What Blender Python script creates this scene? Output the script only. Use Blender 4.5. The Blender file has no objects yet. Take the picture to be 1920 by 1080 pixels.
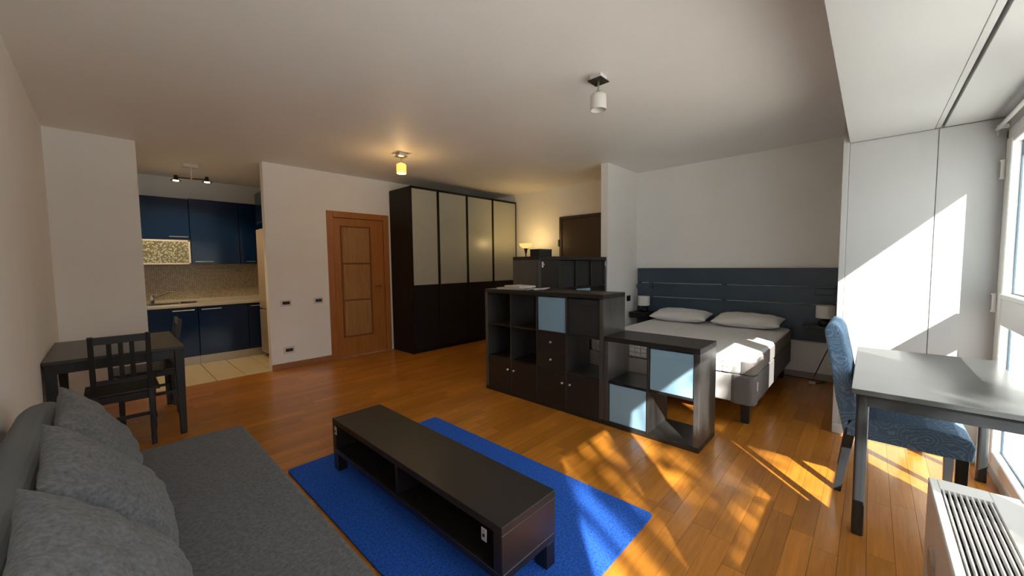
import bpy, bmesh, math, random
from mathutils import Vector, Matrix, Euler
random.seed(7)
S = bpy.context.scene
COL = S.collection
R = math.radians

# ------------------------------------------------------------------ camera
CAM_H = 1.385
yaw, pit, rol, fpx = R(43.2024), R(3.5778), R(0.6451), 716.84
F = Vector((math.cos(yaw)*math.cos(pit), math.sin(yaw)*math.cos(pit), -math.sin(pit)))
Rt = Vector((math.sin(yaw), -math.cos(yaw), 0))
Dn = Vector((-math.cos(yaw)*math.sin(pit), -math.sin(yaw)*math.sin(pit), -math.cos(pit)))
R2 = Rt*math.cos(rol)+Dn*math.sin(rol)
D2 = -Rt*math.sin(rol)+Dn*math.cos(rol)
cd = bpy.data.cameras.new('camera'); cam = bpy.data.objects.new('camera', cd); COL.objects.link(cam)
m = Matrix((R2, -D2, -F)).transposed().to_4x4(); m.translation = (0, 0, CAM_H)
cam.matrix_world = m
cd.sensor_width = 36; cd.lens = fpx/1920*36; cd.clip_start = .02
S.camera = cam

# ------------------------------------------------------------------ world, sun, exposure
W = bpy.data.worlds.new('sky'); S.world = W; W.use_nodes = True
bg = W.node_tree.nodes['Background']
bg.inputs[0].default_value = (.91, .965, 1, 1); bg.inputs[1].default_value = 4.3
sd = bpy.data.lights.new('sun', 'SUN'); sd.energy = 20.0; sd.angle = R(.6); sd.color = (1, .95, .88)
sun = bpy.data.objects.new('sun', sd); COL.objects.link(sun)
SUN = Vector((.722, .70, -.668)).normalized()
sun.rotation_euler = SUN.to_track_quat('-Z', 'Y').to_euler(); sun.location = (-6, -7, 8)
S.view_settings.view_transform = 'Standard'; S.view_settings.look = 'None'
S.view_settings.exposure = 0.06; S.view_settings.gamma = 1; S.view_settings.use_curve_mapping = False
S.cycles.use_denoising = True
S.cycles.max_bounces = 10; S.cycles.diffuse_bounces = 6; S.cycles.glossy_bounces = 4
S.cycles.transparent_max_bounces = 12
S.cycles.sample_clamp_indirect = 6

# ------------------------------------------------------------------ materials
def nt(name):
    m = bpy.data.materials.new(name); m.use_nodes = True
    t = m.node_tree; b = t.nodes['Principled BSDF']
    return m, t, b, t.nodes, t.links
def mat(name, col, rough=.5, metal=0, noise=0, nscale=30, bump=0, bscale=80, stretch=None, spec=.5, coat=0, sheen=0):
    m, t, b, N, L = nt(name)
    b.inputs['Base Color'].default_value = (*col, 1); b.inputs['Roughness'].default_value = rough
    b.inputs['Metallic'].default_value = metal; b.inputs['Specular IOR Level'].default_value = spec
    b.inputs['Coat Weight'].default_value = coat; b.inputs['Sheen Weight'].default_value = sheen
    if noise or bump:
        tc = N.new('ShaderNodeTexCoord'); mp = N.new('ShaderNodeMapping')
        L.new(tc.outputs['Object'], mp.inputs[0])
        if stretch: mp.inputs['Scale'].default_value = stretch
    if noise:
        n = N.new('ShaderNodeTexNoise'); n.inputs['Scale'].default_value = nscale; n.inputs['Detail'].default_value = 5
        L.new(mp.outputs[0], n.inputs['Vector'])
        r = N.new('ShaderNodeMapRange'); r.inputs[1].default_value = .25; r.inputs[2].default_value = .75
        r.inputs[3].default_value = 1-noise; r.inputs[4].default_value = 1+noise
        L.new(n.outputs[0], r.inputs[0])
        v = N.new('ShaderNodeVectorMath'); v.operation = 'SCALE'; v.inputs[0].default_value = col
        L.new(r.outputs[0], v.inputs['Scale']); L.new(v.outputs[0], b.inputs['Base Color'])
    if bump:
        n2 = N.new('ShaderNodeTexNoise'); n2.inputs['Scale'].default_value = bscale; n2.inputs['Detail'].default_value = 3
        L.new(mp.outputs[0], n2.inputs['Vector'])
        bp = N.new('ShaderNodeBump'); bp.inputs['Strength'].default_value = bump; bp.inputs['Distance'].default_value = .01
        L.new(n2.outputs[0], bp.inputs['Height']); L.new(bp.outputs[0], b.inputs['Normal'])
    return m
def emit(name, col, s, base=(.9, .85, .7), rough=.5):
    m = mat(name, base, rough); b = m.node_tree.nodes['Principled BSDF']
    b.inputs['Emission Color'].default_value = (*col, 1); b.inputs['Emission Strength'].default_value = s
    return m
def wood(name, dark, light, axis, rough=.3, scale=1.0, island=False, coat=0.0, grain=1.0):
    """grain runs along axis 0/1/2; island = tone differs from board to board"""
    m, t, b, N, L = nt(name)
    g = N.new('ShaderNodeNewGeometry')
    mp = N.new('ShaderNodeMapping'); sc = [38*scale]*3; sc[axis] = 2.2*scale; mp.inputs['Scale'].default_value = sc
    if island:
        oi = N.new('ShaderNodeObjectInfo')
        ad = N.new('ShaderNodeMath'); ad.operation = 'ADD'
        L.new(g.outputs['Random Per Island'], ad.inputs[0]); L.new(oi.outputs['Random'], ad.inputs[1])
        fr = N.new('ShaderNodeMath'); fr.operation = 'FRACT'; L.new(ad.outputs[0], fr.inputs[0])
        vv = N.new('ShaderNodeVectorMath'); vv.operation = 'SCALE'; vv.inputs[0].default_value = (17, 29, 11)
        L.new(fr.outputs[0], vv.inputs['Scale'])
        va = N.new('ShaderNodeVectorMath'); va.operation = 'ADD'
        L.new(g.outputs['Position'], va.inputs[0]); L.new(vv.outputs[0], va.inputs[1]); L.new(va.outputs[0], mp.inputs[0])
    else:
        L.new(g.outputs['Position'], mp.inputs[0])
    n = N.new('ShaderNodeTexNoise'); n.inputs['Scale'].default_value = 1; n.inputs['Detail'].default_value = 6; n.inputs['Distortion'].default_value = 1.2
    L.new(mp.outputs[0], n.inputs['Vector'])
    n2 = N.new('ShaderNodeTexNoise'); n2.inputs['Scale'].default_value = 6; n2.inputs['Detail'].default_value = 3
    L.new(mp.outputs[0], n2.inputs['Vector'])
    mx = N.new('ShaderNodeMath'); mx.operation = 'MULTIPLY_ADD'; mx.inputs[1].default_value = .3; L.new(n2.outputs[0], mx.inputs[0]); L.new(n.outputs[0], mx.inputs[2])
    rp = N.new('ShaderNodeValToRGB'); rp.color_ramp.elements[0].position = .65-.27*grain; rp.color_ramp.elements[1].position = .65+.2*grain
    rp.color_ramp.elements[0].color = (*dark, 1); rp.color_ramp.elements[1].color = (*light, 1)
    L.new(mx.outputs[0], rp.inputs[0])
    out = rp.outputs[0]
    if island:
        r = N.new('ShaderNodeMapRange'); r.inputs[3].default_value = .80; r.inputs[4].default_value = 1.18; L.new(fr.outputs[0], r.inputs[0])
        v = N.new('ShaderNodeVectorMath'); v.operation = 'SCALE'; L.new(out, v.inputs[0]); L.new(r.outputs[0], v.inputs['Scale']); out = v.outputs[0]
    L.new(out, b.inputs['Base Color'])
    b.inputs['Roughness'].default_value = rough; b.inputs['Coat Weight'].default_value = coat; b.inputs['Coat Roughness'].default_value = .12
    bp = N.new('ShaderNodeBump'); bp.inputs['Strength'].default_value = .12; bp.inputs['Distance'].default_value = .002
    L.new(n2.outputs[0], bp.inputs['Height']); L.new(bp.outputs[0], b.inputs['Normal'])
    return m
def glass(name, tint=(1, 1, 1), refl=.08, rough=.02):
    m, t, b, N, L = nt(name); N.remove(b)
    tr = N.new('ShaderNodeBsdfTransparent'); tr.inputs[0].default_value = (*tint, 1)
    gl = N.new('ShaderNodeBsdfGlossy'); gl.inputs['Roughness'].default_value = rough
    mx = N.new('ShaderNodeMixShader'); mx.inputs[0].default_value = refl
    L.new(tr.outputs[0], mx.inputs[1]); L.new(gl.outputs[0], mx.inputs[2]); L.new(mx.outputs[0], N['Material Output'].inputs[0])
    return m
def paisley(name):
    m, t, b, N, L = nt(name)
    tc = N.new('ShaderNodeTexCoord')
    nz = N.new('ShaderNodeTexNoise'); nz.inputs['Scale'].default_value = 9; L.new(tc.outputs['Object'], nz.inputs['Vector'])
    va = N.new('ShaderNodeVectorMath'); va.operation = 'MULTIPLY_ADD'; va.inputs[1].default_value = (.11, .11, .11)
    L.new(nz.outputs['Color'], va.inputs[0]); L.new(tc.outputs['Object'], va.inputs[2])
    vo = N.new('ShaderNodeTexVoronoi'); vo.inputs['Scale'].default_value = 7; L.new(va.outputs[0], vo.inputs['Vector'])
    s = N.new('ShaderNodeMath'); s.operation = 'MULTIPLY'; s.inputs[1].default_value = 62; L.new(vo.outputs['Distance'], s.inputs[0])
    si = N.new('ShaderNodeMath'); si.operation = 'SINE'; L.new(s.outputs[0], si.inputs[0])
    n2 = N.new('ShaderNodeTexNoise'); n2.inputs['Scale'].default_value = 60; L.new(tc.outputs['Object'], n2.inputs['Vector'])
    ad = N.new('ShaderNodeMath'); ad.operation = 'MULTIPLY_ADD'; ad.inputs[1].default_value = 1.6; L.new(n2.outputs[0], ad.inputs[0]); L.new(si.outputs[0], ad.inputs[2])
    rp = N.new('ShaderNodeValToRGB')
    rp.color_ramp.elements[0].position = .55; rp.color_ramp.elements[0].color = (.10, .185, .30, 1)
    e = rp.color_ramp.elements[1]; e.position = .95; e.color = (.22, .33, .46, 1)
    mr = N.new('ShaderNodeMapRange'); mr.inputs[1].default_value = -.6; mr.inputs[2].default_value = 2.2; L.new(ad.outputs[0], mr.inputs[0])
    L.new(mr.outputs[0], rp.inputs[0]); L.new(rp.outputs[0], b.inputs['Base Color']); b.inputs['Roughness'].default_value = .85
    return m
def mosaic(name):
    m, t, b, N, L = nt(name)
    g = N.new('ShaderNodeNewGeometry'); mp = N.new('ShaderNodeMapping'); mp.inputs['Rotation'].default_value = (R(90), 0, 0)
    L.new(g.outputs['Position'], mp.inputs[0])
    br = N.new('ShaderNodeTexBrick'); br.offset = 0; br.inputs['Scale'].default_value = 1
    br.inputs['Brick Width'].default_value = .025; br.inputs['Row Height'].default_value = .025; br.inputs['Mortar Size'].default_value = .0018
    br.inputs['Color1'].default_value = (.56, .46, .30, 1); br.inputs['Color2'].default_value = (.40, .33, .21, 1); br.inputs['Mortar'].default_value = (.20, .17, .13, 1)
    L.new(mp.outputs[0], br.inputs['Vector']); L.new(br.outputs[0], b.inputs['Base Color'])
    b.inputs['Roughness'].default_value = .33
    bp = N.new('ShaderNodeBump'); bp.inputs['Strength'].default_value = .6; bp.inputs['Distance'].default_value = .003; bp.invert = True
    L.new(br.outputs['Fac'], bp.inputs['Height']); L.new(bp.outputs[0], b.inputs['Normal'])
    return m
def rippled(name):
    m, t, b, N, L = nt(name)
    tc = N.new('ShaderNodeTexCoord'); vo = N.new('ShaderNodeTexVoronoi'); vo.inputs['Scale'].default_value = 42; L.new(tc.outputs['Object'], vo.inputs['Vector'])
    rp = N.new('ShaderNodeValToRGB'); rp.color_ramp.elements[0].color = (.75, .75, .62, 1); rp.color_ramp.elements[1].color = (.20, .20, .14, 1)  # pale dapples imitate reflected greenery, painted into the glass colour
    rp.color_ramp.elements[0].position = .1; rp.color_ramp.elements[1].position = .6
    L.new(vo.outputs['Distance'], rp.inputs[0]); L.new(rp.outputs[0], b.inputs['Base Color'])
    bp = N.new('ShaderNodeBump'); bp.inputs['Strength'].default_value = .7; bp.inputs['Distance'].default_value = .01
    L.new(vo.outputs['Distance'], bp.inputs['Height']); L.new(bp.outputs[0], b.inputs['Normal']); b.inputs['Roughness'].default_value = .12
    return m
M = {}
M['wall'] = mat('wall_paint', (.90, .885, .86), .75, noise=.015, nscale=3, bump=.03, bscale=250)
M['ceil'] = mat('ceiling_paint', (.88, .86, .83), .6, noise=.015, nscale=2)
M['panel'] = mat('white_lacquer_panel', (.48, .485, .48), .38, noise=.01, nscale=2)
M['white'] = mat('white_frame_paint', (.82, .82, .80), .35)
M['plank'] = wood('oak_parquet', (.38, .132, .014), (.55, .210, .026), 0, .30, 1.0, True, coat=.22)
M['subfloor'] = mat('dark_joint', (.06, .028, .012), .8)
M['skirt'] = mat('reddish_skirting', (.34, .135, .045), .4, noise=.1, nscale=12)
M['greyskirt'] = mat('pale_skirting', (.42, .39, .36), .5)
M['tile'] = mat('cream_tile', (.74, .60, .36), .3, noise=.06, nscale=5)
M['grout'] = mat('brown_grout', (.17, .12, .07), .9)
M['doorwood'] = wood('cherry_door', (.34, .115, .022), (.44, .165, .035), 2, .38, .6)
M['doorpanel'] = wood('oak_panel', (.29, .13, .035), (.44, .22, .07), 2, .45, 1.3)
M['doortrim'] = wood('dark_moulding', (.17, .062, .016), (.24, .085, .02), 2, .4)
M['darkdoor'] = mat('dark_brown_door', (.050, .026, .019), .42, noise=.06, nscale=5)
M['brass'] = mat('satin_brass', (.62, .40, .16), .3, 1)
M['chrome'] = mat('chrome', (.75, .75, .74), .18, 1)
M['steel'] = mat('brushed_steel', (.52, .51, .48), .35, 1)
M['darkmetal'] = mat('dark_bronze', (.05, .04, .035), .4, .6)
M['bb'] = mat('black_brown_veneer', (.0145, .0125, .0115), .34, noise=.25, nscale=4, bump=.05, bscale=25, stretch=(6, 1, 12))
M['bbside'] = wood('sheen_lit_veneer', (.026, .024, .022), (.075, .070, .065), 2, .33, .9)  # same black-brown veneer, lightened to imitate window sheen on shelf ends
M['bbside'].node_tree.nodes['Principled BSDF'].inputs['Specular IOR Level'].default_value = .95
M['bbtop'] = mat('black_brown_top', (.020, .018, .0165), .40, noise=.2, nscale=4, spec=.35)
M['bbdiv'] = wood('black_brown_divider', (.014, .0125, .012), (.040, .036, .033), 2, .45, .9)  # darker copy of the side veneer for the dim insides of the cubes
M['tagmetal'] = mat('zinc_plate', (.55, .56, .58), .35, .3)
M['knob'] = mat('nickel_knob', (.75, .74, .72), .25, .3)
M['insert'] = mat('black_brown_insert', (.020, .0145, .0125), .42, noise=.2, nscale=6)
M['blackfab'] = mat('black_fabric', (.022, .023, .024), .9, bump=.2, bscale=400)
M['bluebox'] = mat('pale_blue_fabric', (.24, .40, .52), .85, noise=.04, nscale=200, bump=.15, bscale=500)
M['wardrobe'] = mat('wardrobe_black', (.0095, .0085, .008), .5, noise=.15, nscale=4, spec=.25)
M['frost'] = mat('frosted_glass', (.40, .41, .36), .33, noise=.03, nscale=3)
M['kblue'] = mat('navy_gloss', (.004, .018, .060), .13, coat=.0, spec=.3)
M['counter'] = mat('pale_worktop', (.55, .50, .42), .25, noise=.08, nscale=60)
M['plinth'] = mat('plinth_aluminium', (.52, .46, .36), .42, .35)
M['mosaic'] = mosaic('mosaic_tiles'); M['ripple'] = rippled('rippled_glass')
M['fridge'] = mat('fridge_beige', (.42, .33, .25), .3)
M['black'] = mat('black_plastic', (.012, .012, .013), .4)
M['sofa'] = mat('grey_sofa_fabric', (.098, .099, .106), .95, noise=.42, nscale=90, bump=.5, bscale=420, sheen=.1)
M['sofaback'] = mat('grey_backrest_fabric', (.118, .126, .132), .9, noise=.08, nscale=150, bump=.25, bscale=500, sheen=.15)
M['cush'] = mat('grey_cushion_fabric', (.135, .136, .143), .95, noise=.4, nscale=80, bump=.45, bscale=380, sheen=.1)
M['rug'] = mat('blue_pile', (.034, .15, .70), .95, noise=.5, nscale=90, bump=1.0, bscale=260, sheen=0, spec=.15)
M['matt'] = mat('mattress_ticking', (.76, .755, .74), .85, noise=.04, nscale=60, bump=.2, bscale=120)
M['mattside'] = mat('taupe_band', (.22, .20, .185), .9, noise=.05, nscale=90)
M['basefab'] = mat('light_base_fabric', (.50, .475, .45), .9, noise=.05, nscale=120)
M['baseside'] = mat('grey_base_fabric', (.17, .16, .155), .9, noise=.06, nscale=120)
M['pillow'] = mat('pillow_cotton', (.76, .74, .715), .9, noise=.03, nscale=20, bump=.35, bscale=22)
M['head'] = mat('flare_tinted_headboard', (.045, .072, .105), .38, noise=.08, nscale=3)  # black-brown boards, with blue lens flare haze put into the colour
M['lampshade'] = mat('white_lamp_shade', (.74, .72, .70), .8)
M['paisley'] = paisley('blue_paisley')
M['paisplain'] = mat('blue_grey_cover', (.045, .075, .105), .85, noise=.1, nscale=60)
M['desk'] = mat('black_brown_desk', (.075, .077, .077), .28, noise=.15, nscale=5)
M['legs'] = mat('dark_leg_lacquer', (.022, .024, .026), .3)
M['chair'] = mat('black_brown_chair', (.011, .0105, .011), .4, noise=.1, nscale=8)
M['dtable'] = mat('dining_top', (.040, .036, .030), .33, noise=.12, nscale=6)
M['coil'] = mat('off_white_metal', (.70, .68, .65), .4)
M['coildark'] = mat('dark_fins', (.03, .032, .036), .6, .0)
M['glass'] = glass('window_glass', (.96, .98, .98), .05)
M['gasket'] = mat('blue_grey_gasket', (.04, .075, .11), .5)
M['paper'] = mat('paper', (.66, .64, .60), .8)
M['cover'] = mat('magazine_cover', (.40, .31, .25), .5, noise=.35, nscale=18)
M['leaf'] = mat('leaf_green', (.06, .14, .03), .6); M['bark'] = mat('bark', (.10, .07, .05), .9, bump=.5, bscale=20)
M['ground'] = mat('pale_paving', (.78, .74, .68), .9, noise=.1, nscale=2)
M['plaster'] = mat('outside_plaster', (.60, .60, .58), .9)
M['warmshade'] = emit('glowing_amber_shade', (1, .56, .09), 1.25, (.8, .6, .3))
M['coldshade'] = mat('opal_shade', (.70, .68, .64), .35)
M['bowl'] = emit('glowing_bowl', (1, .62, .18), 1.1, (.8, .65, .35))
M['bulb'] = emit('lit_bulb', (1, .80, .42), 9)
M['offbulb'] = mat('clear_bulb', (.8, .76, .6), .1)

# ------------------------------------------------------------------ helpers
WL = {}
def link(o, parent, loc):
    COL.objects.link(o); WL[o.name] = Vector(loc)
    if parent is not None:
        o.parent = parent; o.location = Vector(loc)-WL[parent.name]
    else: o.location = loc
    return o
def tag(o, label=None, cat=None, group=None, kind=None):
    if label: o['label'] = label
    if cat: o['category'] = cat
    if group: o['group'] = group
    if kind: o['kind'] = kind
    return o
def thing(name, loc, label, cat, group=None, kind=None):
    o = bpy.data.objects.new(name, None); o.empty_display_size = .1
    link(o, None, loc); return tag(o, label, cat, group, kind)
class B:
    """collects shapes in world coordinates"""
    def __init__(s): s.bm = bmesh.new()
    def box(s, lo, hi, bev=0, seg=1):
        lo = Vector(lo); hi = Vector(hi); c = (lo+hi)/2; d = hi-lo
        v = bmesh.ops.create_cube(s.bm, size=1, matrix=Matrix.Translation(c) @ Matrix.Diagonal((d.x, d.y, d.z, 1)))['verts']
        if bev:
            e = list({e for x in v for e in x.link_edges})
            bmesh.ops.bevel(s.bm, geom=e, offset=min(bev, .45*min(d)), segments=seg, profile=.5, affect='EDGES')
        return s
    def bar(s, p, q, w, h, up=(0, 0, 1), w2=None, h2=None):
        """square bar from p to q, tapered to w2,h2"""
        p = Vector(p); q = Vector(q); d = (q-p).normalized(); up = Vector(up)
        a = d.cross(up)
        if a.length < 1e-4: a = d.cross(Vector((1, 0, 0)))
        a.normalize(); b = a.cross(d).normalized(); w2 = w2 or w; h2 = h2 or h
        vs = []
        for P, ww, hh in ((p, w, h), (q, w2, h2)):
            for i, j in ((-1, -1), (1, -1), (1, 1), (-1, 1)): vs.append(s.bm.verts.new(P+a*(i*ww/2)+b*(j*hh/2)))
        for f in ((3, 2, 1, 0), (4, 5, 6, 7), (0, 1, 5, 4), (1, 2, 6, 5), (2, 3, 7, 6), (3, 0, 4, 7)):
            s.bm.faces.new([vs[k] for k in f])
        return s
    def cyl(s, p, q, r, r2=None, n=16, caps=True):
        p = Vector(p); q = Vector(q); d = q-p
        M4 = Matrix.Translation((p+q)/2) @ d.to_track_quat('Z', 'Y').to_matrix().to_4x4()
        bmesh.ops.create_cone(s.bm, cap_ends=caps, segments=n, radius1=r, radius2=r if r2 is None else r2, depth=d.length, matrix=M4)
        return s
    def lathe(s, c, prof, n=24):
        c = Vector(c); rings = []
        for r, z in prof:
            rings.append([s.bm.verts.new(c+Vector((r*math.cos(2*math.pi*k/n), r*math.sin(2*math.pi*k/n), z))) for k in range(n)])
        for a, b in zip(rings, rings[1:]):
            for k in range(n): s.bm.faces.new((a[k], a[(k+1) % n], b[(k+1) % n], b[k]))
        return s
    def tube(s, pts, r, n=8):
        pts = [Vector(p) for p in pts]; rings = []
        for i, p in enumerate(pts):
            d = (pts[min(i+1, len(pts)-1)]-pts[max(i-1, 0)]).normalized()
            a = d.cross(Vector((.31, .2, .93)));  a.normalize(); b = d.cross(a)
            rings.append([s.bm.verts.new(p+(a*math.cos(2*math.pi*k/n)+b*math.sin(2*math.pi*k/n))*r) for k in range(n)])
        for a, b in zip(rings, rings[1:]):
            for k in range(n): s.bm.faces.new((a[k], a[(k+1) % n], b[(k+1) % n], b[k]))
        s.bm.faces.new(rings[0][::-1]); s.bm.faces.new(rings[-1])
        return s
    def prism(s, poly, axis, a0, a1):
        """poly: 2-D points in the plane across axis, extruded a0..a1"""
        def P(u, v, w): return {0: (w, u, v), 1: (u, w, v), 2: (u, v, w)}[axis]
        A = [s.bm.verts.new(P(u, v, a0)) for u, v in poly]; C = [s.bm.verts.new(P(u, v, a1)) for u, v in poly]
        n = len(poly); s.bm.faces.new(A[::-1]); s.bm.faces.new(C)
        for k in range(n): s.bm.faces.new((A[k], A[(k+1) % n], C[(k+1) % n], C[k]))
        return s
    def done(s, name, m, parent=None, label=None, cat=None, group=None, kind=None, smooth=False, bev=0, sub=0):
        bm = s.bm; bmesh.ops.recalc_face_normals(bm, faces=bm.faces)
        vs = [v.co for v in bm.verts]
        lo = Vector([min(v[i] for v in vs) for i in range(3)]); hi = Vector([max(v[i] for v in vs) for i in range(3)])
        o0 = Vector(((lo.x+hi.x)/2, (lo.y+hi.y)/2, lo.z))
        bmesh.ops.translate(bm, vec=-o0, verts=bm.verts)
        me = bpy.data.meshes.new(name); bm.to_mesh(me); bm.free()
        me.materials.append(M[m] if isinstance(m, str) else m)
        if smooth:
            for p in me.polygons: p.use_smooth = True
        o = bpy.data.objects.new(name, me); link(o, parent, o0)
        if bev:
            md = o.modifiers.new('bevel', 'BEVEL'); md.width = bev; md.segments = 2; md.limit_method = 'ANGLE'
        if sub:
            md = o.modifiers.new('sub', 'SUBSURF'); md.levels = sub; md.render_levels = sub
        return tag(o, label, cat, group, kind)
def box(name, lo, hi, m, parent=None, bev=.002, seg=1, **k): return B().box(lo, hi, bev, seg).done(name, m, parent, **k)
def cyl(name, p, q, r, m, parent=None, r2=None, n=20, **k): return B().cyl(p, q, r, r2, n).done(name, m, parent, **k)
def light(name, parent, loc, col, e, r=.03, typ='POINT', d=None, ang=90):
    l = bpy.data.lights.new(name, typ); l.energy = e; l.color = col; l.shadow_soft_size = r
    if typ == 'SPOT': l.spot_size = R(ang); l.spot_blend = .5
    o = bpy.data.objects.new(name, l); link(o, parent, loc)
    if d: o.rotation_euler = Vector(d).to_track_quat('-Z', 'Y').to_euler()
    return o
def copy_tree(o, parent=None, loc=None):
    c = o.copy(); COL.objects.link(c)
    if parent is not None: c.parent = parent
    if loc is not None: c.location = loc
    for ch in o.children: copy_tree(ch, c)
    return c

# ------------------------------------------------------------------ room numbers
XL, XE, YD, H = -.336, 5.62, 5.755, 2.738     # left wall, far wall behind the bed, door wall, ceiling
XC, YF, ZF, YW = 3.99, .152, 2.286, -.60      # bay end panel, edge of low ceiling, its height, window plane
XK0, XK1, YK = .298, 1.461, 7.68              # kitchen opening and kitchen back wall
# floor with its planks
floor = box('floor', (XL-.1, -.85, -.12), (XE+.1, YD+.13, -.013), 'subfloor', bev=0, label='honey oak strip parquet floor of the living room', cat='floor', kind='structure')
PW = .0972
bmu = bmesh.new(); bmesh.ops.create_cube(bmu, size=1); me_plank = bpy.data.meshes.new('plank'); 
for v in bmu.verts:
    if v.co.z > 0: v.co.x *= .999; v.co.y *= .993
bmu.to_mesh(me_plank); bmu.free(); me_plank.materials.append(M['plank'])
planks = []
k = -7
while .067+k*PW < YD:
    y0 = .067+k*PW; y1 = y0+PW; k += 1
    y0c, y1c = max(y0, YW), min(y1, YD+.03)
    if y1c-y0c < .01: continue
    x = XL-random.random()*.5
    while x < XE:
        l = random.choice((.45, .5, .55, .6, .7, .8)); x0, x1 = max(x, XL), min(x+l, XE); x += l
        if x1-x0 < .02: continue
        cx, cy = (x0+x1)/2, (y0c+y1c)/2
        d = Vector((cx, cy, -CAM_H)); z = d.dot(F)
        seen = z > .3 and abs(d.dot(R2)/z) < 1.36 and d.dot(D2)/z < .80
        hid = (cx < .5 and cy < 2.75) or (.85 < cx < 1.9 and .9 < cy < 2.75) or (cx > 4 and cy < .2) or (cx > 3.3 and .7 < cy < 2.7) or (cy > 5.15 and cx > 3.2) or (cx > 3.3 and cy < 4)
        planks.append(((0 if seen and not hid else 1), d.length, x0, x1, y0c, y1c))
planks.sort()
NB = 300
for i, (q, dd, x0, x1, y0, y1) in enumerate(planks[:NB]):
    o = bpy.data.objects.new('plank', me_plank)
    link(o, floor, ((x0+x1)/2, (y0+y1)/2, -.0065)); o.scale = (x1-x0-.0006, y1-y0-.0006, .013)
bm = B()
for q, dd, x0, x1, y0, y1 in planks[NB:]:
    bm.box((x0+.0006, y0+.0006, -.013), (x1-.0006, y1-.0006, 0))
bm.done('planks', 'plank', floor, kind='stuff')
# kitchen floor tiles
kf = box('floor', (XK0-.05, YD+.03, -.12), (2.25, YK+.05, -.010), 'grout', bev=0, label='cream tiled floor of the kitchen niche', cat='floor', kind='structure')
for i in range(-2, 5):
    for y0, y1 in ((YD+.035, 7.0), (7.0, YK)):
        x0, x1 = max(.878+.299*i, XK0), min(.878+.299*(i+1), 2.2)
        if x1-x0 > .02: box('tile', (x0+.003, y0+.003, -.010), (x1-.003, y1-.003, 0), 'tile', kf, .0015)
# ceiling
ceil = box('ceiling', (XL-.1, -.85, H), (XE+.1, YK+.1, H+.1), 'ceil', bev=0, label='off-white flat ceiling of the room', cat='ceiling', kind='structure')
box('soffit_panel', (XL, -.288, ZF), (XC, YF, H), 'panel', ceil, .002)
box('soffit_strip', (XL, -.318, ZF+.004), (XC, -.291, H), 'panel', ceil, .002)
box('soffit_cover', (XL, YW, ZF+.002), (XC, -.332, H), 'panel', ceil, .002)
# walls
def wall(name, boxes, m, label, **k):
    b = B()
    for lo, hi in boxes: b.box(lo, hi)
    return b.done(name, m, None, label, 'wall', kind='structure')
wall('wall_left', [((XL-.1, -.85, 0), (XL, YD, H))], 'wall', 'long off-white wall behind the grey sofa')
wall('wall_pillar', [((XL-.1, YD, 0), (XK0, YK+.1, H))], 'wall', 'off-white wall block left of the blue kitchen')
wall('wall_back', [((2.231, YD+.105, 0), (3.199, YD+.12, 2.19)), ((XK1, YD, 0), (2.231, YD+.12, H)), ((3.199, YD, 0), (XE, YD+.12, H)), ((2.231, YD, 2.19), (3.199, YD+.12, H))], 'wall', 'off-white wall with the wooden door and switches')  # first slab is added behind the closed door to block a light leak
wk = wall('wall_kitchen', [((XK0, YK, 0), (2.3, YK+.1, H)), ((2.2, YD+.12, 0), (2.3, YK, H))], 'wall', 'kitchen back wall behind the blue cabinets')
box('backsplash', (XK0, YK-.008, .90), (2.2, YK, 1.46), 'mosaic', wk, 0, label='beige mosaic tile backsplash')
wall('wall_right', [((XE, .1, 0), (XE+.1, YD+.12, H))], 'wall', 'off-white wall behind the bed headboard and entrance door')
wall('wall_partition', [((4.735, 2.64, 0), (XE, 2.745, H))], 'wall', 'short partition wall between bed and entrance')
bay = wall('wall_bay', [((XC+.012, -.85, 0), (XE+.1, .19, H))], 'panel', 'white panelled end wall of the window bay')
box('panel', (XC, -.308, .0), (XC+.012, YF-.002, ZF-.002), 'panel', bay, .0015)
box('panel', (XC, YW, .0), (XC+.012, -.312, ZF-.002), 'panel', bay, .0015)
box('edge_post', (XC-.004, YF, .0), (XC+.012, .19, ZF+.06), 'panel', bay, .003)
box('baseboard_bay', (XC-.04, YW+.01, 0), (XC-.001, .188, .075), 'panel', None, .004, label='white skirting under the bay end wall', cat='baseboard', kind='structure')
box('baseboard_back', (XK1, YD-.014, 0), (2.231, YD, .08), 'skirt', None, .003, label='reddish wooden skirting below the wall switches', cat='baseboard', kind='structure')
box('baseboard_right', (XE-.014, .192, 0), (XE, 2.638, .075), 'greyskirt', None, .003, label='pale skirting along the wall behind the bed', cat='baseboard', kind='structure')
box('baseboard_left', (XL, -.55, 0), (XL+.012, 5.75, .078), 'skirt', None, .003, label='wooden skirting along the wall behind the sofa', cat='baseboard', kind='structure')
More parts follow.
